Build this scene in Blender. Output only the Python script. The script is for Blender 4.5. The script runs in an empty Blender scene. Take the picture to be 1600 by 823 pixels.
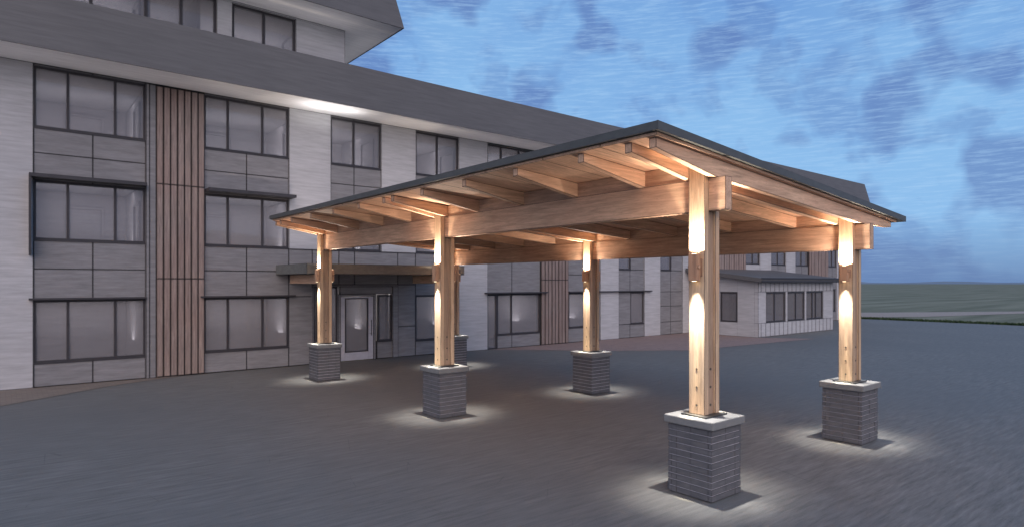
import bpy, bmesh, math, random
from math import sin, cos, pi, radians
from mathutils import Vector, Matrix
random.seed(7)
scn = bpy.context.scene
col = scn.collection

# ------------------------------------------------------------------ helpers
WO = {}                                   # world origin of every object built

def tag(o, label=None, cat=None, group=None, kind=None):
    if label: o['label'] = label
    if cat: o['category'] = cat
    if group: o['group'] = group
    if kind: o['kind'] = kind
    return o

def empty(name, loc, label, cat, group=None):
    o = bpy.data.objects.new(name, None); col.objects.link(o)
    o.empty_display_size = .2
    o.location = loc; WO[o.name] = Vector(loc)
    return tag(o, label, cat, group)

class MB:
    def __init__(s): s.bm = bmesh.new()
    def box(s, x0, x1, y0, y1, z0, z1, mi=0):
        if x0 > x1: x0, x1 = x1, x0
        if y0 > y1: y0, y1 = y1, y0
        if z0 > z1: z0, z1 = z1, z0
        v = [s.bm.verts.new(p) for p in ((x0,y0,z0),(x1,y0,z0),(x1,y1,z0),(x0,y1,z0),(x0,y0,z1),(x1,y0,z1),(x1,y1,z1),(x0,y1,z1))]
        for f in ((0,3,2,1),(4,5,6,7),(0,1,5,4),(1,2,6,5),(2,3,7,6),(3,0,4,7)):
            s.bm.faces.new([v[i] for i in f]).material_index = mi
        return s
    def prism(s, pts, axis, a, b, mi=0):
        """pts: 2-D outline; extruded along axis from a to b"""
        def P(p, t):
            if axis == 'X': return (t, p[0], p[1])
            if axis == 'Y': return (p[0], t, p[1])
            return (p[0], p[1], t)
        A = [s.bm.verts.new(P(p, a)) for p in pts]; B = [s.bm.verts.new(P(p, b)) for p in pts]
        n = len(pts)
        s.bm.faces.new(A).material_index = mi; s.bm.faces.new(B[::-1]).material_index = mi
        for i in range(n):
            s.bm.faces.new((A[i], B[i], B[(i+1)%n], A[(i+1)%n])).material_index = mi
        return s
    def quad(s, pts, mi=0):
        s.bm.faces.new([s.bm.verts.new(p) for p in pts]).material_index = mi; return s
    def cyl(s, c, r, h, axis='X', n=14, r2=None):
        r2 = r if r2 is None else r2
        c = Vector(c); A = []; B = []
        for i in range(n):
            t = 2*pi*i/n; u, w = cos(t), sin(t)
            for L, rr, o in ((A, r, 0), (B, r2, h)):
                if axis == 'X': p = c + Vector((o, rr*u, rr*w))
                elif axis == 'Y': p = c + Vector((rr*u, o, rr*w))
                else: p = c + Vector((rr*u, rr*w, o))
                L.append(s.bm.verts.new(p))
        s.bm.faces.new(A); s.bm.faces.new(B)
        for i in range(n):
            s.bm.faces.new((A[i], B[i], B[(i+1)%n], A[(i+1)%n]))
        return s
    def build(s, name, mats, parent=None, bevel=0):
        bmesh.ops.recalc_face_normals(s.bm, faces=s.bm.faces)
        xs = [v.co for v in s.bm.verts]
        lo = Vector((min(v.x for v in xs), min(v.y for v in xs), min(v.z for v in xs)))
        hi = Vector((max(v.x for v in xs), max(v.y for v in xs), max(v.z for v in xs)))
        org = Vector(((lo.x+hi.x)/2, (lo.y+hi.y)/2, lo.z))
        for v in s.bm.verts: v.co -= org
        me = bpy.data.meshes.new(name); s.bm.to_mesh(me); s.bm.free()
        o = bpy.data.objects.new(name, me); col.objects.link(o)
        for m in (mats if isinstance(mats, (list, tuple)) else [mats]): me.materials.append(m)
        WO[o.name] = org
        if parent is not None:
            o.parent = parent; o.location = org - WO[parent.name]
        else: o.location = org
        if bevel:
            b = o.modifiers.new('bevel', 'BEVEL'); b.width = bevel; b.segments = 2; b.limit_method = 'ANGLE'
        return o

def clone(o, off, parent):
    """copy of one part (and its sub-parts) shifted by off"""
    c = o.copy(); col.objects.link(c); c.parent = parent
    WO[c.name] = WO[o.name] + Vector(off)
    c.location = WO[c.name] - WO[parent.name]
    for k in list(o.children):
        d = k.copy(); col.objects.link(d); d.parent = c; d.location = k.location
        WO[d.name] = WO[c.name] + Vector(k.location)
    return c

# ------------------------------------------------------------------ materials
def nodes(name):
    m = bpy.data.materials.new(name); m.use_nodes = True
    nt = m.node_tree; b = nt.nodes['Principled BSDF']
    return m, nt, b

def N(nt, t, **k):
    n = nt.nodes.new(t)
    for a, v in k.items():
        if a.startswith('i_'): n.inputs[a[2:].replace('_', ' ')].default_value = v
        else: setattr(n, a, v)
    return n

def mixc(nt, fac, a, b, blend='MIX'):
    n = nt.nodes.new('ShaderNodeMix'); n.data_type = 'RGBA'; n.blend_type = blend
    for sock, v in ((n.inputs['Factor'], fac), (n.inputs['A'], a), (n.inputs['B'], b)):
        pass
    fs = n.inputs[0]; A = n.inputs[6]; B = n.inputs[7]
    for s, v in ((fs, fac), (A, a), (B, b)):
        if hasattr(v, 'is_output') or isinstance(v, bpy.types.NodeSocket): nt.links.new(v, s)
        else: s.default_value = v
    return n.outputs[2]

def coords(nt, scale, rot=(0,0,0), kind='Object', jitter=True):
    tc = N(nt, 'ShaderNodeTexCoord'); mp = N(nt, 'ShaderNodeMapping')
    mp.inputs['Scale'].default_value = scale; mp.inputs['Rotation'].default_value = rot
    if jitter:
        oi = N(nt, 'ShaderNodeObjectInfo'); vm = N(nt, 'ShaderNodeVectorMath', operation='SCALE')
        vm.inputs[0].default_value = (37, 23, 51); nt.links.new(oi.outputs['Random'], vm.inputs['Scale'])
        ad = N(nt, 'ShaderNodeVectorMath', operation='ADD')
        nt.links.new(tc.outputs[kind], ad.inputs[0]); nt.links.new(vm.outputs[0], ad.inputs[1])
        nt.links.new(ad.outputs[0], mp.inputs['Vector'])
    else: nt.links.new(tc.outputs[kind], mp.inputs['Vector'])
    return mp.outputs[0]

def noise(nt, vec, scale=1, detail=4, rough=.6, dist=0):
    n = N(nt, 'ShaderNodeTexNoise'); nt.links.new(vec, n.inputs['Vector'])
    n.inputs['Scale'].default_value = scale; n.inputs['Detail'].default_value = detail
    n.inputs['Roughness'].default_value = rough; n.inputs['Distortion'].default_value = dist
    return n.outputs['Fac']

def ramp(nt, f, stops):
    r = N(nt, 'ShaderNodeValToRGB'); nt.links.new(f, r.inputs['Fac'])
    e = r.color_ramp.elements
    while len(e) < len(stops): e.new(.5)
    for k, (p, c) in enumerate(stops):
        e[k].position = p; e[k].color = (c, c, c, 1) if isinstance(c, (int, float)) else (*c, 1)
    return r.outputs['Color']

def edge_lines(nt, colr, radius, dark):
    """worn, darkened arrises: compares the bevelled normal with the true one"""
    bv = N(nt, 'ShaderNodeBevel', samples=6); bv.inputs['Radius'].default_value = radius
    ge = N(nt, 'ShaderNodeNewGeometry')
    dp = N(nt, 'ShaderNodeVectorMath', operation='DOT_PRODUCT')
    nt.links.new(bv.outputs[0], dp.inputs[0]); nt.links.new(ge.outputs['True Normal'], dp.inputs[1])
    r = ramp(nt, dp.outputs['Value'], [(0.90, 1.0), (.992, 0.0)])
    ml = N(nt, 'ShaderNodeMath', operation='MULTIPLY'); nt.links.new(r, ml.inputs[0]); ml.inputs[1].default_value = dark
    return mixc(nt, ml.outputs[0], colr, (.012, .010, .012, 1))

def bump(nt, b, h, strength=.2, dist=.01):
    bp = N(nt, 'ShaderNodeBump'); bp.inputs['Strength'].default_value = strength; bp.inputs['Distance'].default_value = dist
    nt.links.new(h, bp.inputs['Height']); nt.links.new(bp.outputs[0], b.inputs['Normal'])

def plain(name, c, rough=.7, var=.18, streak=(1.2, 1.2, 22), rot=(.0, .12, 0), edge=None, metal=0, bumpy=.15, spec=.3, jitter=True):
    m, nt, b = nodes(name)
    v = coords(nt, streak, rot, jitter=jitter)
    s = noise(nt, v, 1.6, 5, .65)
    big = noise(nt, coords(nt, (.45, .45, .45), jitter=jitter), 1.0, 3, .5)
    c1 = tuple(x*(1-var) for x in c) + (1,); c2 = tuple(min(1, x*(1+var)) for x in c) + (1,)
    k = mixc(nt, ramp(nt, s, [(.32, 0), (.68, 1)]), c1, c2)
    k = mixc(nt, ramp(nt, big, [(.3, .0), (.75, .35)]), k, tuple(x*.72 for x in c)+(1,))
    if edge: k = edge_lines(nt, k, edge[0], edge[1])
    nt.links.new(k, b.inputs['Base Color'])
    b.inputs['Roughness'].default_value = rough; b.inputs['Metallic'].default_value = metal
    b.inputs['Specular IOR Level'].default_value = spec
    if bumpy: bump(nt, b, s, bumpy, .01)
    return m

def wood(name, axis, base=(.57, .385, .265), var=.36, edge=(.024, .95), grain=1.0):
    m, nt, b = nodes(name)
    st = {'X': (1.1, 16, 16), 'Y': (16, 1.1, 16), 'Z': (16, 16, 1.1)}[axis]
    v = coords(nt, st)
    g = noise(nt, v, 1.3*grain, 7, .68, .4)
    fine = noise(nt, coords(nt, tuple(x*4 for x in st)), 1.5, 4, .7)
    big = noise(nt, coords(nt, (1.0, 1.0, 1.0)), .9, 3, .5)
    lo = tuple(x*(1-var) for x in base) + (1,); hi = tuple(min(1, x*(1+var)) for x in base) + (1,)
    k = mixc(nt, ramp(nt, g, [(.30, 0), (.70, 1)]), lo, hi)
    k = mixc(nt, ramp(nt, fine, [(.45, 0), (.8, .5)]), k, (base[0]*.45, base[1]*.38, base[2]*.34, 1))
    k = mixc(nt, ramp(nt, big, [(.35, 0), (.8, .45)]), k, (base[0]*.92, base[1]*.72, base[2]*.68, 1))
    vo = N(nt, 'ShaderNodeTexVoronoi'); nt.links.new(coords(nt, tuple(1.6 if x < 2 else 7 for x in st)), vo.inputs['Vector'])
    k = mixc(nt, ramp(nt, vo.outputs['Distance'], [(.05, .6), (.13, 0)]), k, (base[0]*.35, base[1]*.26, base[2]*.2, 1))
    oi = N(nt, 'ShaderNodeObjectInfo')
    hs = N(nt, 'ShaderNodeHueSaturation'); nt.links.new(k, hs.inputs['Color'])
    mr = N(nt, 'ShaderNodeMapRange'); nt.links.new(oi.outputs['Random'], mr.inputs[0]); mr.inputs[3].default_value = .88; mr.inputs[4].default_value = 1.12
    nt.links.new(mr.outputs[0], hs.inputs['Value']); k = hs.outputs[0]
    if edge: k = edge_lines(nt, k, *edge)
    nt.links.new(k, b.inputs['Base Color']); b.inputs['Roughness'].default_value = .62
    b.inputs['Specular IOR Level'].default_value = .3
    bump(nt, b, g, .25, .006)
    return m

M = {}
ED = (.016, .8)
M['wood_x'] = wood('timber_grain_along_x', 'X')
M['wood_y'] = wood('timber_grain_along_y', 'Y')
M['wood_z'] = wood('timber_grain_upright', 'Z', base=(.54, .395, .265), edge=(.018, .95))
M['deck'] = wood('timber_roof_boards', 'X', base=(.62, .405, .275), edge=(.016, .85))
M['core'] = wood('recess_shade_core_timber', 'Z', base=(.33, .235, .165), edge=(.012, .8))  # recess shade painted in as a darker timber tone
M['gap_blocking'] = wood('timber_gap_blocking', 'Y', base=(.55, .37, .255), edge=None)
M['panel_wood'] = wood('weathered_cladding_boards', 'Z', base=(.27, .212, .192), edge=(.05, .95))
M['wood_bracket'] = wood('bracket_timber', 'Y', base=(.62, .43, .31))
M['dark_roof'] = plain('charcoal_roof_metal', (.118, .113, .116), .6, .14, (.6, 3, 8), edge=None)
M['shelter_fascia'] = plain('slate_fascia_metal', (.085, .090, .092), .5, .15, (3, 3, 9), edge=(.010, .7))
M['canopy_metal'] = plain('green_grey_canopy_metal', (.150, .155, .150), .5, .15, (3, 3, 9), edge=(.03, .9))
M['light_wall'] = plain('pale_grey_render', (.435, .43, .45), .85, .15, (.8, .8, 8), edge=(.045, .85), jitter=False)
M['soffit'] = plain('pale_soffit_boards', (.80, .78, .80), .8, .1, (.8, 10, 2), edge=(.02, .6), jitter=False)
M['dark_panel'] = plain('grey_fibre_cement', (.215, .210, .222), .75, .20, (1.0, 1.0, 8), edge=(.04, .95))
M['dark_backing'] = plain('dark_joint_backing', (.03, .03, .034), .8, .1, bumpy=0)
M['frame'] = plain('charcoal_window_frame', (.045, .042, .048), .5, .15, (2, 2, 6), bumpy=0)
M['door_frame'] = plain('pale_aluminium_door', (.50, .49, .54), .45, .1, (3, 3, 8), edge=(.02, .7), bumpy=0)
M['interior'] = plain('interior_plaster', (.50, .48, .49), .9, .1, (1, 1, 6), bumpy=0, edge=(.03, .6), jitter=False)
M['interior_dark'] = plain('interior_floor', (.16, .15, .16), .8, .15, (4, 1, 1), bumpy=0)
M['cap'] = plain('grey_cast_stone', (.20, .20, .20), .8, .12, (4, 4, 4), edge=(.010, .7), bumpy=.2)
M['steel'] = plain('galvanised_dark_steel', (.10, .10, .10), .45, .15, (8, 8, 8), metal=.6, edge=(.006, .7))
M['bolt'] = plain('bolt_steel', (.10, .085, .07), .5, .1, metal=.2, bumpy=0)
M['lamp_metal'] = wood('bronze_lamp_housing', 'Z', base=(.46, .29, .19), edge=(.008, .9))

def brick_mat():
    m, nt, b = nodes('dark_ledge_brick')
    s = noise(nt, coords(nt, (3, 3, 40)), 1.4, 5, .65)
    ge = N(nt, 'ShaderNodeNewGeometry')
    big = noise(nt, coords(nt, (6, 6, 13)), 1.0, 2, .5)
    k = mixc(nt, ramp(nt, s, [(.3, 0), (.7, 1)]), (.085, .082, .088, 1), (.150, .145, .155, 1))
    k = mixc(nt, ramp(nt, big, [(.35, 0), (.65, .6)]), k, (.075, .078, .088, 1))
    k = edge_lines(nt, k, .010, .55)
    nt.links.new(k, b.inputs['Base Color']); b.inputs['Roughness'].default_value = .8
    bump(nt, b, s, .5, .01)
    return m
M['brick'] = brick_mat()
M['mortar'] = plain('light_mortar', (.42, .40, .44), .9, .2, (9, 9, 9))

def glass_mat(name='window_glass', tint=(.80, .80, .84), gl=.02):
    m = bpy.data.materials.new(name); m.use_nodes = True; nt = m.node_tree; nt.nodes.clear()
    out = N(nt, 'ShaderNodeOutputMaterial'); tr = N(nt, 'ShaderNodeBsdfTransparent'); g = N(nt, 'ShaderNodeBsdfGlossy')
    tr.inputs[0].default_value = (*tint, 1); g.inputs['Roughness'].default_value = .04
    g.inputs[0].default_value = (.85, .85, .9, 1)
    fr = N(nt, 'ShaderNodeFresnel'); fr.inputs[0].default_value = 1.5
    a = N(nt, 'ShaderNodeMath', operation='MULTIPLY_ADD'); nt.links.new(fr.outputs[0], a.inputs[0]); a.inputs[1].default_value = .22; a.inputs[2].default_value = gl
    nz = noise(nt, coords(nt, (.8, .8, 14), (0, .1, 0)), 1.5, 4, .6)
    dif = N(nt, 'ShaderNodeBsdfDiffuse'); nt.links.new(mixc(nt, nz, (.20, .19, .20, 1), (.36, .345, .36, 1)), dif.inputs[0])
    m1 = N(nt, 'ShaderNodeMixShader'); m1.inputs[0].default_value = .45
    nt.links.new(tr.outputs[0], m1.inputs[1]); nt.links.new(dif.outputs[0], m1.inputs[2])
    mx = N(nt, 'ShaderNodeMixShader'); nt.links.new(a.outputs[0], mx.inputs[0])
    nt.links.new(m1.outputs[0], mx.inputs[1]); nt.links.new(g.outputs[0], mx.inputs[2]); nt.links.new(mx.outputs[0], out.inputs[0])
    return m
M['glass'] = glass_mat()

YAW = .8875
def asphalt_mat():
    m, nt, b = nodes('streak_sheen_asphalt')
    # brushed reflection streaks painted into the colour across the drive, patches, fine aggregate
    a = YAW
    v = coords(nt, (.9, 9.0, 1), (0, 0, pi/2 - YAW - .06), jitter=False)
    st = noise(nt, v, 1.6, 6, .7)
    fine = noise(nt, coords(nt, (60, 60, 60), jitter=False), 1.0, 3, .6)
    big = noise(nt, coords(nt, (.16, .16, .16), jitter=False), 1.0, 4, .55)
    k = mixc(nt, ramp(nt, st, [(.36, 0), (.72, 1)]), (.112, .110, .104, 1), (.240, .236, .226, 1))
    k = mixc(nt, ramp(nt, big, [(.35, 0), (.68, .65)]), k, (.130, .130, .128, 1))
    crk = N(nt, 'ShaderNodeTexVoronoi', feature='DISTANCE_TO_EDGE'); nt.links.new(coords(nt, (.22, .22, .22), jitter=False), crk.inputs['Vector']); crk.inputs['Randomness'].default_value = 1
    wob = noise(nt, coords(nt, (.9, .9, .9), jitter=False), 1.0, 4, .6)
    gate = ramp(nt, wob, [(.50, 0), (.60, .55)])
    ck = mixc(nt, 1.0, ramp(nt, crk.outputs['Distance'], [(.0, 1), (.006, 0)]), gate, 'MULTIPLY')
    k = mixc(nt, ck, k, (.06, .06, .062, 1))
    k = mixc(nt, ramp(nt, fine, [(.52, 0), (.8, .3)]), k, (.30, .28, .29, 1))
    nt.links.new(k, b.inputs['Base Color'])
    rr = N(nt, 'ShaderNodeMapRange'); nt.links.new(st, rr.inputs[0]); rr.inputs[3].default_value = .55; rr.inputs[4].default_value = .9
    nt.links.new(rr.outputs[0], b.inputs['Roughness']); b.inputs['Specular IOR Level'].default_value = .25
    bump(nt, b, fine, .35, .006)
    return m
def pav_mat(name, c):
    m, nt, b = nodes(name)
    v = coords(nt, (1, 1, 1), jitter=False)
    bt = N(nt, 'ShaderNodeTexBrick'); nt.links.new(v, bt.inputs['Vector'])
    bt.inputs['Scale'].default_value = 2.5; bt.inputs['Mortar Size'].default_value = .012
    bt.inputs['Color1'].default_value = (*c, 1); bt.inputs['Color2'].default_value = (c[0]*.8, c[1]*.8, c[2]*.82, 1)
    bt.inputs['Mortar'].default_value = (c[0]*.55, c[1]*.55, c[2]*.6, 1)
    st = noise(nt, coords(nt, (.7, 9, 1), (0, 0, pi/2 - YAW), jitter=False), 1.5, 5, .7)
    k = mixc(nt, ramp(nt, st, [(.35, 0), (.75, .6)]), bt.outputs['Color'], tuple(x*1.35 for x in c)+(1,))
    nt.links.new(k, b.inputs['Base Color']); b.inputs['Roughness'].default_value = .85
    return m
def lawn_mat(name, c1, c2, sc=(.02, .25, 1)):
    m, nt, b = nodes(name)
    st = noise(nt, coords(nt, sc, (0, 0, pi/2 - YAW), jitter=False), 1.6, 6, .65)
    k = mixc(nt, ramp(nt, st, [(.35, 0), (.65, 1)]), (*c1, 1), (*c2, 1))
    nt.links.new(k, b.inputs['Base Color']); b.inputs['Roughness'].default_value = .95; b.inputs['Specular IOR Level'].default_value = .05
    return m
M['asphalt'] = asphalt_mat()
M['paving'] = pav_mat('reddish_concrete_pavers', (.26, .185, .165))
M['sand'] = pav_mat('tan_gravel_edge', (.21, .17, .14))
M['track'] = pav_mat('pale_tan_track', (.33, .255, .205))
M['lawn'] = lawn_mat('dull_green_field', (.13, .135, .095), (.235, .225, .165))
M['grass'] = lawn_mat('verge_grass', (.03, .055, .028), (.06, .085, .045), (3, 3, 3))
M['haze_hills'] = lawn_mat('haze_painted_hills', (.17, .21, .26), (.20, .24, .29), (.002, .002, .02))  # distance haze mixed into the ridge colour

# ------------------------------------------------------------------ ground
def sheet(name, pts, z, mat):
    mb = MB(); mb.quad([(x, y, z) for x, y in pts]); o = mb.build(name, mat); tag(o, kind='structure'); return o
sheet('ground', [(-900, -900), (2200, -900), (2200, 2200), (-900, 2200)], -.02, M['lawn'])
sheet('asphalt_drive', [(-60, -60), (50, -60), (50, 21.0), (47.6, 20.95), (47.6, 20.32), (-60, 20.32)], -.012, M['asphalt'])
sheet('paving', [(15.3, 20.3), (18.6, 17.0), (21.4, 15.0), (30.6, 14.3), (28.9, 16.3), (28.9, 20.3)], -.004, M['paving'])
sheet('gravel_strip', [(-9, 14.0), (.05, 17.8), (2.2, 19.4), (4.2, 20.3), (-9, 20.3)], -.004, M['sand'])
sheet('path', [(50.3, 22.2), (52, 20.9), (57.0, 18.0), (75, 13), (75, 15.4), (62, 23), (50.3, 32)], -.006, M['track'])
# far hills: low uneven ridge added for horizon haze, haze blue painted in
mb = MB(); prev = None
for i in range(121):
    t = radians(-70 + i*1.6); R = 1300
    h = 5 + 4.5*sin(i*.21+1) + 3*sin(i*.53) + 2.0*sin(i*1.31)
    p = (R*cos(t), R*sin(t)); q = (1500*cos(t), 1500*sin(t))
    cur = [(p[0], p[1], -1), (p[0]*1.03, p[1]*1.03, max(2, h)), (q[0], q[1], -1)]
    if prev:
        mb.quad([prev[0], cur[0], cur[1], prev[1]]); mb.quad([prev[1], cur[1], cur[2], prev[2]])
    prev = cur
tag(mb.build('haze_hills', M['haze_hills']), kind='structure')
# grass verge along the far edge of the drive
mb = MB()
for i in range(9000):
    x = 50.0 + abs(random.gauss(0, .55)); y = random.uniform(-14, 21.4)
    h = random.uniform(.04, .17); a = random.uniform(0, pi); w = random.uniform(.03, .08)
    dx, dy = cos(a)*w, sin(a)*w; lx, ly = random.uniform(-.06, .06), random.uniform(-.06, .06)
    v = [mb.bm.verts.new(p) for p in ((x-dx, y-dy, -.02), (x+dx, y+dy, -.02), (x+lx, y+ly, h))]
    mb.bm.faces.new(v)
tag(mb.build('verge_grass', M['grass']), 'strip of rough dark green grass along the far edge of the asphalt', 'grass', kind='stuff')

# ------------------------------------------------------------------ main building
YF = 20.3
bld = empty('apartment_building', (20, YF, 0), 'long grey three storey apartment building with brown slatted panels and deep charcoal eaves', 'building')
LIGHT = [(-9, .655, 0, 8.34), (7.24, 8.65, 3.78, 8.34), (10.53, 11.94, 3.78, 8.34), (13.86, 15.26, 0, 8.34),
         (21.9, 23.19, 0, 8.34), (25.12, 26.4, 0, 8.34), (28.3, 31.4, 0, 8.34), (36.15, 37.5, 2.4, 8.34),
         (39.33, 40.6, 2.4, 8.34), (46.65, 47.2, 0, 8.34), (34.45, 36.15, 0, 3.78), (34.45, 36.15, 5.36, 6.68), (34.45, 36.15, 8.28, 8.34)]
for x0, x1, z0, z1 in LIGHT:
    w = MB().box(x0, x1, YF, YF+.3, z0, z1)
    if x1 == 47.2: w.box(47.0, 47.2, YF+.3, 34, 0, 8.34)          # end wall
    w.build('wall', M['light_wall'], bld)
w = MB()
w.box(-9, 9.15, YF, YF+.3, 9.16, 9.30)          # fourth floor wall strips
w.box(-9, 9.15, YF, YF+.3, 11.24, 11.30)
for a, b in ((-9, -6.2), (5.06, 5.50), (7.46, 9.15)): w.box(a, b, YF, YF+.3, 9.30, 11.24)
w.box(8.95, 9.15, YF+.3, 27, 9.16, 11.3)
w.build('wall', M['light_wall'], bld)
# concealed joints behind the cladding
bays_all = [(.62, 3.19), (4.71, 7.24), (8.65, 10.53), (11.94, 13.86), (15.26, 18.13), (19.75, 21.9), (23.19, 25.12), (26.4, 28.3), (37.5, 39.33), (40.6, 42.4), (45.2, 46.65)]

def window(x0, x1, z0, z1, mull=(), y=YF+.05, fw=.055, rail=None, parent=bld, name='window'):
    f = MB()
    f.box(x0, x0+fw, y, y+.10, z0, z1); f.box(x1-fw, x1, y, y+.10, z0, z1)
    f.box(x0+fw, x1-fw, y, y+.10, z0, z0+fw); f.box(x0+fw, x1-fw, y, y+.10, z1-fw, z1)
    for m in mull: f.box(m-fw*.55, m+fw*.55, y+.005, y+.095, z0+fw, z1-fw)
    if rail: f.box(x0+fw, x1-fw, y+.008, y+.09, rail-fw*.5, rail+fw*.5)
    o = f.build(name, M['frame'], parent)
    MB().box(x0+fw, x1-fw, y+.045, y+.053, z0+fw, z1-fw).build('pane', M['glass'], o)
    s = MB().box(x0-.01, x1+.01, y-.035, y-.003, z0-.03, z0+.006).build('sill', M['frame'], o)
    return o

def panels(x0, x1, zs, seams=(), y=YF+.04):
    """one mesh of cladding panels for the zones zs, split at seams with 12 mm open joints"""
    xs = [x0] + list(seams) + [x1]; groups = []
    for z0, z1 in sorted(zs):
        if groups and abs(groups[-1][-1][1]-z0) < .01: groups[-1].append((z0, z1))
        else: groups.append([(z0, z1)])
    for g in groups:
        p = MB()
        for z0, z1 in g:
            for a, b in zip(xs[:-1], xs[1:]):
                p.box(a+.007, b-.007, y, y+.05, z0+.006, z1-.006)
        p.box(x0, x1, y+.046, YF+.28, g[0][0], g[-1][1], 1)
        p.build('cladding_panel', [M['dark_panel'], M['dark_backing']], bld)

FL = [(.62, 2.24), (3.80, 5.34), (6.70, 8.28)]
SP = [(0, .62), (2.24, 3.80), (5.34, 6.70), (8.28, 8.34)]
def spz(zs):
    out = []
    for a, b in zs:
        if b-a > 1.2: out += [(a, a+(b-a)*.52), (a+(b-a)*.52, b)]
        else: out.append((a, b))
    return out
# bay B and C: three panes on every floor
for (x0, x1, mu, se) in ((.66, 3.19, (1.39, 2.46), (1.94,)), (4.71, 7.24, (5.39, 6.42), (5.93,))):
    for z0, z1 in FL: window(x0, x1, z0, z1, mu)
    panels(x0, x1, spz(SP), se)
# bays D and E: upper windows of two panes
for (x0, x1, m) in ((8.65, 10.53, 9.50), (11.94, 13.86, 12.9)):
    for z0, z1 in FL[1:]: window(x0, x1, z0, z1, (m,))
    panels(x0, x1, spz([(5.34, 6.70), (8.28, 8.34)]), (m,))
# ground floor of the entrance zone
panels(7.24, 8.02, [(0, 2.24), (2.24, 3.0), (3.0, 3.78)])
panels(8.02, 8.95, [(2.62, 3.78)])
panels(8.95, 11.2, [(2.62, 3.16), (3.16, 3.78)], (9.52,))
panels(11.2, 11.94, [(0, 1.1), (1.1, 2.62), (2.62, 3.78)])
panels(11.94, 13.86, [(0, .55), (2.22, 3.0), (3.0, 3.78)], (12.9,))
panels(10.38, 11.05, [(0, .62), ], y=YF+.06)
window(11.94, 13.86, .55, 2.22, (12.9,))
window(10.42, 10.98, .62, 2.26, ())
window(8.06, 8.92, 0, 2.56, (8.20,))                 # dark side glazing left of the door
ef = MB()                                             # entrance frame
ef.box(8.90, 8.99, YF-.02, YF+.2, 0, 2.3); ef.box(10.22, 10.30, YF-.02, YF+.2, 0, 2.3); ef.box(8.99, 10.22, YF-.02, YF+.2, 2.22, 2.3)
ef.box(8.02, 11.2, YF-.02, YF+.2, 2.56, 2.62); ef.box(10.98, 11.2, YF-.01, YF+.2, 0, 2.56); ef.box(8.0, 8.05, YF-.02, YF+.2, 0, 2.56)
ef.box(8.99, 10.98, YF+.02, YF+.18, 2.30, 2.56)
ef.build('entrance_frame', M['dark_panel'], bld)
d = MB(); x0, x1 = 9.0, 10.21
d.box(x0, x0+.15, YF, YF+.07, .02, 2.21); d.box(x1-.19, x1, YF, YF+.07, .02, 2.21)
d.box(x0+.15, x1-.19, YF, YF+.07, .02, .30); d.box(x0+.15, x1-.19, YF, YF+.07, 2.16, 2.21)
door = d.build('door', M['door_frame'], bld)
MB().box(x0+.15, x1-.19, YF+.03, YF+.04, .30, 2.16).build('pane', M['glass'], door)
fr = MB(); fr.box(x0+.152, x0+.19, YF-.006, YF+.06, .302, 2.158); fr.box(x1-.23, x1-.192, YF-.006, YF+.06, .302, 2.158)
fr.box(x0+.19, x1-.23, YF-.006, YF+.06, .302, .335); fr.box(x0+.19, x1-.23, YF-.006, YF+.06, 2.125, 2.158); fr.build('glazing_bead', M['frame'], door)
h = MB(); h.cyl((x1-.10, YF-.07, .85), .014, .55, 'Z'); h.cyl((x1-.10, YF-.07, .92), .009, .072, 'Y'); h.cyl((x1-.10, YF-.07, 1.33), .009, .072, 'Y')
h.build('handle', M['steel'], door)
# bay F: storefront glazing
window(15.26, 15.78, 0, 2.22, ())
window(15.78, 18.13, .55, 2.22, (16.55,))
panels(15.78, 18.13, [(0, .55)], (16.55,)); panels(15.26, 18.13, [(2.22, 3.8)], (16.55,))
panels(15.26, 18.13, spz([(5.34, 6.7)]), (16.55,))
for z0, z1 in FL[1:]: window(15.26, 18.13, z0, z1, (16.0, 16.95))
# bays G..: right of second slatted panel
def bay(x0, x1, m, gl=None, low=3.8):
    for z0, z1 in ((low, 5.34), FL[2]): window(x0, x1 if low == 3.8 else m+.05, z0, z1, (m,) if low == 3.8 else ())
    if low != 3.8: panels(m+.05, x1, [(low, 5.34)])
    if gl:
        window(gl[0], gl[1], .66, 2.22, ())
        for a, b in ((x0, gl[0]), (gl[1], x1)):
            if b-a > .1: panels(a, b, [(.66, 2.22)])
        zs = [(0, .66), (2.22, low), (5.34, 6.7)]
    else: zs = [(0, .66), (.66, 2.22), (2.22, low), (5.34, 6.7)]
    panels(x0, x1, spz(zs), (m,))
bay(19.75, 21.9, 20.9, (19.85, 21.0))
bay(23.19, 25.12, 24.05, (24.1, 25.12), low=3.32)
bay(26.4, 28.3, 27.3, None, low=3.32)
bay(37.5, 39.33, 38.4); bay(40.6, 42.4, 41.5); bay(45.2, 46.65, 46.0, (45.3, 46.5))
for z0, z1 in FL[1:]: window(34.45, 36.15, z0, z1, (35.4,))
# slatted brown panels: separate boards with open joints
def slats(x0, x1, n, z1=8.28, edge=True):
    b = MB(); ws = (x1-x0)/n
    for i in range(n):
        for (za, zb) in ((0.02, 2.80), (2.815, 5.50), (5.515, z1)):
            b.box(x0+i*ws+.010, x0+(i+1)*ws-.012, YF-.055-(i % 2)*.012, YF-.005, za, zb)
    o = b.build('slatted_panel', M['panel_wood'], bld)
    t = MB().box(x0, x1, YF-.003, YF+.28, 0, 8.34).build('panel_backing', M['dark_backing'], o)
    return o
slats(3.44, 4.71, 7)
tr = MB(); tr.box(3.19, 3.27, YF-.05, YF+.28, 0, 8.30); tr.box(3.28, 3.435, YF-.03, YF+.28, 0, 8.30); tr.build('corner_trim', M['dark_panel'], bld)
slats(18.13, 19.75, 8); slats(31.4, 34.45, 12); slats(42.4, 45.2, 11)
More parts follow.
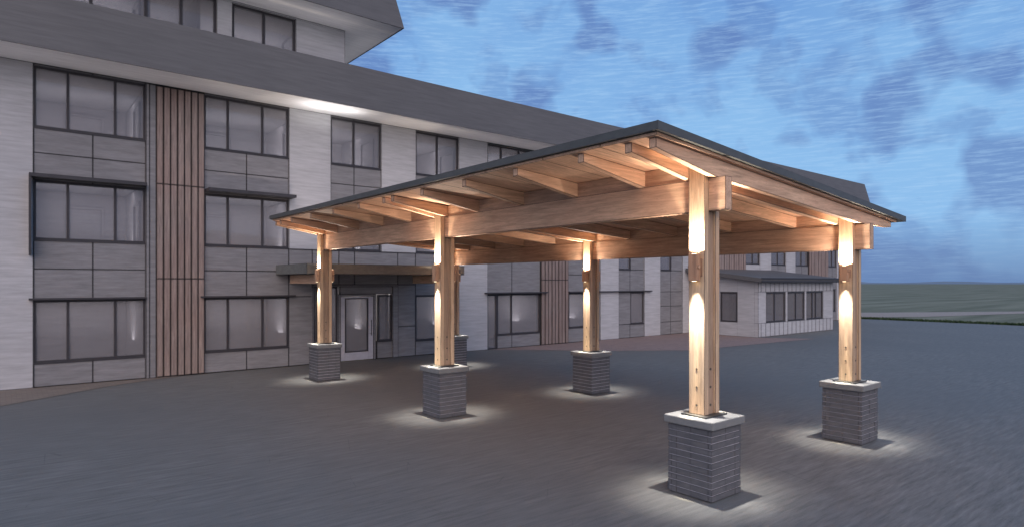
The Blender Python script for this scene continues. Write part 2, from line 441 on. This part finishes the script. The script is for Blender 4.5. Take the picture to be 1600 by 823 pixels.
# sun hoods and fins
def hood(x0, x1, z, dep, th=.09, fin=None):
    k = MB(); k.box(x0, x1, YF-dep, YF+.04, z, z+th)
    if fin: k.box(x0, x0+.05, YF-dep+.02, YF+.04, fin, z-.002)
    k.build('window_hood', M['frame'], bld)
hood(.56, 3.17, 5.38, .34, fin=3.4); hood(4.73, 7.30, 5.38, .50); hood(.56, 3.17, 2.25, .14, .05, fin=0)
hood(4.60, 7.40, 2.25, .16, .05); hood(15.1, 18.4, 2.25, .18, .05); hood(19.76, 25.6, 2.25, .12, .05)
# eaves: soffit, sloping charcoal fascia, flat roof; same above the fourth floor
def eaves(x0, x1, z, ztop, yb, depth_y):
    s = MB(); s.box(x0, x1, 18.87, YF-.001 if x1 > 20 else YF-.001, z, z+.05)
    s.box(x1-1.45, x1-.03, YF, depth_y, z, z+.05)
    s.build('soffit', M['soffit'], bld)
    k = .205; t = k*(ztop-z); f = MB()
    bm = f.bm
    P = [(x0, 18.83, z-.012), (x1, 18.83, z-.012), (x1, depth_y, z-.012), (x0, depth_y, z-.012)]
    Q = [(x0, 18.83+t, ztop), (x1-t, 18.83+t, ztop), (x1-t, depth_y, ztop), (x0, depth_y, ztop)]
    I = [(x0, 18.87, z-.012), (x1-.04, 18.87, z-.012), (x1-.04, depth_y, z-.012)]
    J = [(x0, 18.87, z+.06), (x1-.04, 18.87, z+.06), (x1-.04, depth_y, z+.06)]
    V = lambda p: bm.verts.new(p)
    p = [V(a) for a in P]; q = [V(a) for a in Q]; i = [V(a) for a in I]; j = [V(a) for a in J]
    for fc in ((p[0], p[1], q[1], q[0]), (p[1], p[2], q[2], q[1]), (q[0], q[1], q[2], q[3]), (p[0], i[0], i[1], p[1]), (p[1], i[1], i[2], p[2]),
               (i[0], j[0], j[1], i[1]), (i[1], j[1], j[2], i[2])):
        bm.faces.new(fc)
    return f.build('roof', M['dark_roof'], bld)
eaves(-9, 48.7, 8.34, 9.76, YF, 34)
eaves(-9, 10.62, 11.30, 13.1, YF, 27)
# fourth floor glazing
window(-6.2, 5.06, 9.30, 11.24, (-4.5, -2.8, -1.1, .6, 1.9, 3.20, 4.10), fw=.07)
window(5.50, 7.46, 9.30, 11.24, (6.46,), fw=.07)
# rooms behind the glass (real depth, doors and partitions)
it = MB(); fl = MB()
for k, (zf, zc, xe) in enumerate(((.0, 2.62, 47), (3.10, 5.55, 47), (6.05, 8.33, 47), (9.2, 11.29, 8.9))):
    it.box(-8, xe, 24.4, 24.6, zf, zc)
    it.box(-8, xe, YF+.3, 24.4, zc-(.0 if k < 3 else .01), zc+.05)
    fl.box(-8, xe, YF+.3, 24.4, zf-.08, zf)
    xs = [-3.5, 0.4, 3.30, 4.62, 7.9, 10.9, 14.5, 18.9, 22.6, 25.8, 30, 33, 36.6, 40, 44]
    for x in xs:
        if x < xe-1: it.box(x-.05, x+.05, YF+.3, 24.4, zf, zc)
    if k != 0:
        for x in (1.6, 5.6, 9.1, 12.3, 16.4, 23.6):          # white door casings on the back walls
            if x > xe-1.2: continue
            for a in (0, .95): it.box(x+a, x+a+.09, 24.33, 24.4, zf, zf+2.02)
            it.box(x+.09, x+.95, 24.33, 24.4, zf+1.94, zf+2.02)
        for x in (3.25, 7.85, 10.85, 14.45):                  # casings on the side partitions
            if x > xe-1: continue
            for a in (21.5, 22.5): it.box(x-.06, x, a, a+.09, zf, zf+2.0)
            it.box(x-.06, x, 21.59, 22.5, zf+1.92, zf+2.0)
it.build('interior_wall', M['interior'], bld); fl.build('interior_floor', M['interior_dark'], bld)
# small entrance canopy over the door
ec = MB(); X0, X1, Y0 = 6.83, 12.32, 17.72
ec.box(X0, X1, Y0, Y0+.05, 2.95, 3.25); ec.box(X0, X0+.05, Y0+.05, YF+.03, 2.95, 3.25); ec.box(X1-.05, X1, Y0+.05, YF+.03, 2.95, 3.25)
ec.box(X0+.05, X1-.05, Y0+.05, YF+.03, 3.16, 3.22); ec.box(X0+.05, X1-.05, Y0+.05, YF+.03, 2.97, 3.01)
can = ec.build('entrance_canopy', M['canopy_metal'], bld)
for x in (7.26, 11.8): MB().box(x, x+.14, 17.85, YF-.01, 2.66, 2.945).build('beam', M['wood_bracket'], can)

# ------------------------------------------------------------------ single storey annex
ann = empty('annex_building', (33, 18.3, 0), 'low pale single storey annex with a shallow dark shed roof beside the long building', 'building')
AX0, AX1, AY = 28.87, 36.95, 16.3
aw = MB()
wins = [(29.6, 31.55, (30.5,)), (31.75, 33.6, (32.7,)), (33.8, 35.75, (34.55, 34.95))]
xs = [AX0, 29.6, 31.55, 31.75, 33.6, 33.8, 35.75, AX1]
for i in range(0, 8, 2): aw.box(xs[i], xs[i+1], AY, AY+.2, .70, 2.22)
aw.box(AX0, AX1, AY, AY+.2, 0, .70); aw.box(AX0, AX1, AY, AY+.2, 2.22, 2.74)
aw.box(AX0, AX0+.2, AY+.2, 17.43, 0, 2.74); aw.box(AX0, AX0+.2, 18.4, YF-.01, 0, 2.74)
aw.box(AX0, AX0+.2, 17.43, 18.4, 0, .70); aw.box(AX0, AX0+.2, 17.43, 18.4, 2.22, 2.74)
aw.box(AX1-.2, AX1, AY+.2, YF-.01, 0, 2.74)
aw.box(AX0+.2, AX1-.2, 19.0, 19.1, 0, 2.6)
for xa in (AX0, AX1-.2): aw.prism([(AY+.2, 2.742), (YF-.08, 2.742), (YF-.08, 3.24)], 'X', xa+.001, xa+.199)
aw.build('wall', M['light_wall'], ann)
for z0, z1 in ((.02, .69), (2.24, 2.70)):       # board and batten bands
    st = MB(); st.box(AX0+.01, AX1-.01, AY-.010, AY-.001, z0, z1)
    x = AX0+.25
    while x < AX1:
        st.box(x-.02, x+.02, AY-.020, AY-.0095, z0, z1); x += .44
    st.build('batten_cladding', M['light_wall'], ann)
for a, b, m in wins: window(a, b, .70, 2.22, m, y=AY+.03, fw=.07, parent=ann)
sw = MB(); sw.box(AX0+.02, AX0+.1, 17.43, 17.50, .70, 2.22); sw.box(AX0+.02, AX0+.1, 18.33, 18.4, .70, 2.22); sw.box(AX0+.02, AX0+.1, 17.5, 18.33, .70, .77); sw.box(AX0+.02, AX0+.1, 17.5, 18.33, 2.15, 2.22)
sw = sw.build('window', M['frame'], ann); MB().box(AX0+.055, AX0+.063, 17.5, 18.33, .77, 2.15).build('pane', M['glass'], sw)
rf = MB()
ax0, ax1, ay = AX0-.40, AX1+.55, AY-.40
rf.prism([(ay, 2.70), (ay, 2.90), (YF-.07, 3.46), (YF-.07, 3.26)], 'X', ax0, ax1)
rf.build('roof', M['dark_roof'], ann)
tf = MB(); tf.box(ax0-.03, ax1+.03, ay-.04, ay-.003, 2.72, 2.79); tf.box(ax0-.03, ax1+.03, ay-.05, ay-.003, 2.86, 2.93); tf.build('gutter', M['frame'], ann)

# ------------------------------------------------------------------ timber shelter
sh = empty('timber_shelter', (9.2, 10.9, 0), 'large open timber carport shelter with a sloping slate roof on six lamp-lit columns', 'shelter')
CX = (7.09, 11.43); CY = (4.755, 10.91, 17.08)
BT = (4.03, 3.69); BB = (3.61, 3.26)
ROOF = lambda x: 4.49 - .0816*(x-5.7)         # upper face of the roof
def pier(cx, cy):
    s = .30; b = MB(); hgt = .885; n = 11; ch = hgt/n
    for c in range(n):
        z0, z1 = c*ch+.002, (c+1)*ch-.012
        off = (c % 2)*.15
        for side in range(4):
            # bricks around the four faces, mitred at corners by overlapping alternate courses
            L = s*2+.048; cuts = [0, .22+off*.6, .44+off*.5, L] if c % 2 else [0, .30, .52, L]
            for a, e in zip(cuts[:-1], cuts[1:]):
                j = random.uniform(-.004, .004); o = s+.024+j
                a2, e2 = -L/2+a+.0012, -L/2+e-.0012
                if side == 0: b.box(cx+a2, cx+e2, cy-o, cy-o+.05, z0, z1)
                elif side == 1: b.box(cx+a2, cx+e2, cy+o-.05, cy+o, z0, z1)
                elif side == 2: b.box(cx-o-.001, cx-o+.05, cy+max(a2, -s+.03), cy+min(e2, s-.03), z0, z1)
                else: b.box(cx+o-.05, cx+o+.001, cy+max(a2, -s+.03), cy+min(e2, s-.03), z0, z1)
    b.box(cx-s-.012, cx+s+.012, cy-s-.012, cy+s+.012, 0, hgt, 1)
    p = b.build('brick_pier', [M['brick'], M['mortar']], sh)
    MB().box(cx-s-.065, cx+s+.065, cy-s-.065, cy+s+.065, hgt+.002, .99).build('pier_cap', M['cap'], p, bevel=.012)
    return p
def column(cx, cy, k):
    a, c = .165, .1175
    core = MB().box(cx-.068, cx+.068, cy-c+.026, cy+c-.026, 1.012, BB[k]-.002).build('column', M['core'], sh)
    top = ROOF(cx)-.13
    for s in (-1, 1):
        pl = MB().box(cx+s*.0745, cx+s*a, cy-c, cy+c, 1.013, top).build('plank', M['wood_z'], core)
    MB().box(cx-.23, cx+.23, cy-.19, cy+.19, .992, 1.011).build('base_plate', M['steel'], core)
    for z in (1.13, 1.36, 1.59):
        for s in (-1, 1):
            m = MB(); m.cyl((cx+s*(a+.001), cy, z), .015, s*.002, 'X', 10); m.build('bolt', M['bolt'], core)
        m = MB(); m.cyl((cx, cy-c+.0255, z), .017, -.005, 'Y', 10); m.build('bolt', M['bolt'], core)
for k in (0, 1):
    for cy in CY:
        pier(CX[k], cy); column(CX[k], cy, k)
    MB().box(CX[k]-.070, CX[k]+.070, 4.40, 17.42, BB[k], BT[k]).build('beam', M['wood_y'], sh)
# rafters: deep between the beams, tapered tails
RY = [4.57, 4.93, 5.72, 7.05, 8.35, 9.66, 10.74, 11.09, 12.20, 13.50, 14.80, 16.10, 16.91, 17.26]
rt = lambda x: ROOF(x)-.128
z1 = BT[0]+.003; z2 = BT[1]+.003
pr = [(5.80, rt(5.80)), (5.80, rt(5.80)-.115), (6.98, z1), (11.52, z2-.004), (12.58, rt(12.58)-.10), (12.58, rt(12.58))]
r0 = MB().prism(pr, 'Y', RY[0]-.05, RY[0]+.05).build('rafter', M['wood_x'], sh)
for y in RY[1:]: clone(r0, (0, y-RY[0], 0), sh)
for k in (0, 1):
    top = ROOF(CX[k])-.130
    for a, b in zip(RY[:-1], RY[1:]):
        if b-a > .6:
            MB().box(CX[k]-.062, CX[k]-.022, a+.051, b-.051, BT[k]+.002, top).build('gap_blocking', M['gap_blocking'], sh)  # boards added to cover the unlit gaps above the beam
# roof boards above the rafters (one board run between each pair of joints)
dk = MB(); YA, YB = 4.46, 17.36; cuts = [YA]
mids = [(a+b)/2 for a, b in zip(RY[:-1], RY[1:]) if b-a > .6]
cuts += mids + [YB]
for a, b in zip(cuts[:-1], cuts[1:]):
    dk.prism([(5.74, ROOF(5.74)-.125), (12.70, ROOF(12.70)-.125), (12.70, ROOF(12.70)-.085), (5.74, ROOF(5.74)-.085)], 'Y', a+.005, b-.005)
dk.build('roof_boards', M['deck'], sh)
rf = MB(); rf.prism([(5.70, ROOF(5.70)-.082), (12.93, ROOF(12.93)-.082), (12.93, ROOF(12.93)), (5.70, ROOF(5.70))], 'Y', 4.42, 17.40)
rf.build('roof', M['shelter_fascia'], sh)
fa = MB()
fa.box(5.675, 5.699, 4.42, 17.40, ROOF(5.7)-.088, ROOF(5.7)+.012)
fa.box(12.931, 12.95, 4.42, 17.40, ROOF(12.93)-.088, ROOF(12.93)+.010)
for y0, y1 in ((4.398, 4.419), (17.401, 17.422)):
    fa.prism([(5.675, ROOF(5.675)-.088), (12.95, ROOF(12.95)-.088), (12.95, ROOF(12.95)+.012), (5.675, ROOF(5.675)+.012)], 'Y', y0, y1)
fa.build('drip_edge', M['shelter_fascia'], sh)

# ------------------------------------------------------------------ lamps on the columns
WARM = (1.0, .87, .66)
where = {(0, 0): 'nearest column', (0, 1): 'middle column under the high eave', (0, 2): 'column standing nearest the entrance door',
         (1, 0): 'rightmost column', (1, 1): 'middle column under the low eave', (1, 2): 'column hidden behind the middle one'}
def spot(x, y, z, up, power, size, blend, r=.025, colr=WARM):
    l = bpy.data.lights.new('lamp_beam', 'SPOT'); l.energy = power; l.color = colr; l.spot_size = radians(size); l.spot_blend = blend; l.shadow_soft_size = r
    o = bpy.data.objects.new('lamp_beam', l); col.objects.link(o); o.location = (x, y, z)
    o.rotation_euler = (pi if up else 0, 0, 0); return o
em = bpy.data.materials.new('lamp_lens'); em.use_nodes = True
eb = em.node_tree.nodes['Principled BSDF']; eb.inputs['Emission Color'].default_value = (1, .8, .5, 1); eb.inputs['Emission Strength'].default_value = 6
for k in (0, 1):
    for j in range(3):
        cx, cy = CX[k], CY[j]
        for s in (-1, 1):
            side = 'left' if s < 0 else 'right'
            L = empty('wall_lamp', (cx+s*.165, cy, 2.70), f'bronze lamp on the {side} face of the {where[(k, j)]}', 'wall lamp', 'up and down lamps on the shelter columns')
            f = cx+s*.166
            zt = 3.06 if k == 0 else 2.98
            h = MB(); h.box(f+s*.012, f+s*.095, cy-.062, cy+.062, 2.72, zt); h.build('housing', M['lamp_metal'], L, bevel=.006)
            MB().box(f, f+s*.011, cy-.085, cy+.085, 2.78, zt-.06).build('back_plate', M['lamp_metal'], L)
            le = MB(); le.cyl((f+s*.054, cy, zt+.001), .028, .004, 'Z'); le.cyl((f+s*.054, cy, 2.719), .028, -.004, 'Z'); le.build('lens', em, L)
            kn = MB(); kn.cyl((f+s*.054, cy-.063, 2.90), .026, -.014, 'Y'); kn.cyl((f+s*.054, cy+.063, 2.90), .026, .014, 'Y'); kn.build('knob', M['lamp_metal'], L)
            e = 1.0
            spot(f+s*.072, cy, zt+.012, True, 135*e, 70, .4)
            spot(f+s*.075, cy, 2.71, False, 130*e, 60, 1.0, colr=(1, .95, .88))
            spot(f+s*.075, cy, 2.708, False, (300+60*random.uniform(-1, 1))*e, 45, 1.0, colr=(1, .96, .90))
            spot(f+s*.085, cy, 2.70, False, 1500*e, 11.5, 1.0, r=.03, colr=(1, .87, .62))
            spot(f+s*.062, cy, zt+.014, True, 88*e, 160, .4, colr=(1, .82, .68))  # extra wide fill added to brighten the roof underside

# soft light along the eaves above the entrance
for x in (8.3,):
    l = bpy.data.lights.new('eaves_glow_fill', 'AREA'); l.shape = 'RECTANGLE'; l.size = 1.7; l.size_y = .1; l.energy = 13; l.color = (1, .98, .95)
    o = bpy.data.objects.new('eaves_glow_fill', l); col.objects.link(o); o.location = (x, 19.45, 7.75); o.rotation_euler = (pi, 0, 0)
for (xa, xb, y, z, e) in ((-7, 30, 19.6, 7.2, 24), (-7, 9.4, 19.6, 10.3, 22), (9.9, 10.5, 22.5, 10.3, 6)):  # added uplights without fixtures, brightening the soffits and upper side wall
    l = bpy.data.lights.new('eaves_glow_fill', 'AREA'); l.shape = 'RECTANGLE'; l.size = xb-xa; l.size_y = .3 if xb-xa > 2 else 5; l.energy = e; l.color = (1, .95, .93)
    o = bpy.data.objects.new('eaves_glow_fill', l); col.objects.link(o); o.location = ((xa+xb)/2, y, z); o.rotation_euler = (pi, 0, 0)
# rooms: added unseen fill strips facing down and up, brightening the interiors
for (z, x0, x1, up) in ((2.5, -3, 28, 0), (5.5, -3, 28, 0), (8.28, -3, 28, 0), (.9, -3, 28, 1), (3.9, -3, 28, 1), (6.9, -3, 28, 1), (10, -8, 8.5, 1)):
    l = bpy.data.lights.new('room_fill', 'AREA'); l.shape = 'RECTANGLE'; l.size = x1-x0; l.size_y = .5; l.energy = 300; l.color = (1, .96, .94)
    o = bpy.data.objects.new('room_fill', l); col.objects.link(o); o.location = ((x0+x1)/2, 22.9, z); o.rotation_euler = (pi if up else 0, 0, 0); l.energy = 130 if not up else (380 if x1 > 20 else 190)

# ------------------------------------------------------------------ world and sun
W = bpy.data.worlds.new('World'); scn.world = W; W.use_nodes = True
nt = W.node_tree; bg = nt.nodes['Background']
SUN_EL, SUN_AZ = radians(26), radians(235)      # azimuth measured from +X, counter-clockwise
sky = N(nt, 'ShaderNodeTexSky'); sky.sky_type = 'NISHITA'; sky.sun_disc = False
sky.sun_elevation = SUN_EL; sky.sun_rotation = pi/2 - SUN_AZ
skc = N(nt, 'ShaderNodeVectorMath', operation='SCALE'); nt.links.new(sky.outputs[0], skc.inputs[0]); skc.inputs['Scale'].default_value = .085
tc = N(nt, 'ShaderNodeTexCoord')
def wmap(scale, rot=(0,0,0), loc=(0,0,0)):
    mp = N(nt, 'ShaderNodeMapping'); mp.inputs['Scale'].default_value = scale; mp.inputs['Rotation'].default_value = rot; mp.inputs['Location'].default_value = loc
    nt.links.new(tc.outputs['Generated'], mp.inputs['Vector']); return mp.outputs[0]
c1 = noise(nt, wmap((3.0, 3.0, 3.2), loc=(2.15, 3.0, .7)), 2.7, 3, .42, .1)
c3 = noise(nt, wmap((3.0, 3.0, 3.4), loc=(7.3, 2.0, 1.4)), 3.4, 4, .5, .2)
c2 = noise(nt, wmap((1.6, 1.6, 2.2), loc=(4, 2, 0)), 1.5, 3, .5)
st = noise(nt, wmap((12, 12, 150), rot=(.07, .05, 0)), 2.0, 4, .7)
base = mixc(nt, ramp(nt, c2, [(.36, 0), (.64, 1)]), (.150, .325, .70, 1), (.27, .52, .86, 1))
cl = mixc(nt, ramp(nt, c1, [(.53, 0), (.60, .62)]), base, (.105, .18, .46, 1))
cl = mixc(nt, ramp(nt, c3, [(.52, 0), (.60, .42)]), cl, (.12, .22, .52, 1))
cl = mixc(nt, ramp(nt, st, [(.46, 0), (.68, .42)]), cl, (.42, .66, .95, 1))
sx = N(nt, 'ShaderNodeSeparateXYZ'); nt.links.new(tc.outputs['Generated'], sx.inputs[0])
cl = mixc(nt, ramp(nt, sx.outputs['Z'], [(0.0, .85), (.09, 0)]), cl, (.130, .225, .45, 1))
final = mixc(nt, .06, cl, skc.outputs[0])
nt.links.new(final, bg.inputs['Color']); bg.inputs['Strength'].default_value = 1.0

sun = bpy.data.lights.new('sun', 'SUN'); sun.energy = 2.3; sun.angle = radians(60); sun.color = (1, .80, .66)
so = bpy.data.objects.new('sun', sun); col.objects.link(so)
dv = Vector((cos(SUN_EL)*cos(SUN_AZ), cos(SUN_EL)*sin(SUN_AZ), sin(SUN_EL)))
so.rotation_euler = dv.to_track_quat('Z', 'Y').to_euler(); so.location = dv*50

# ------------------------------------------------------------------ camera
cam = bpy.data.cameras.new('camera'); co = bpy.data.objects.new('camera', cam); col.objects.link(co)
co.location = (0, 0, 2.7); co.rotation_euler = (pi/2, 0, YAW - pi/2)
cam.sensor_width = 36; cam.lens = 36*982/1600; cam.shift_y = (441-411.5)/1600
cam.clip_end = 6000; cam.clip_start = .05
scn.camera = co
scn.view_settings.view_transform = 'Standard'; scn.view_settings.look = 'None'; scn.view_settings.exposure = 0
scn.render.engine = 'CYCLES'
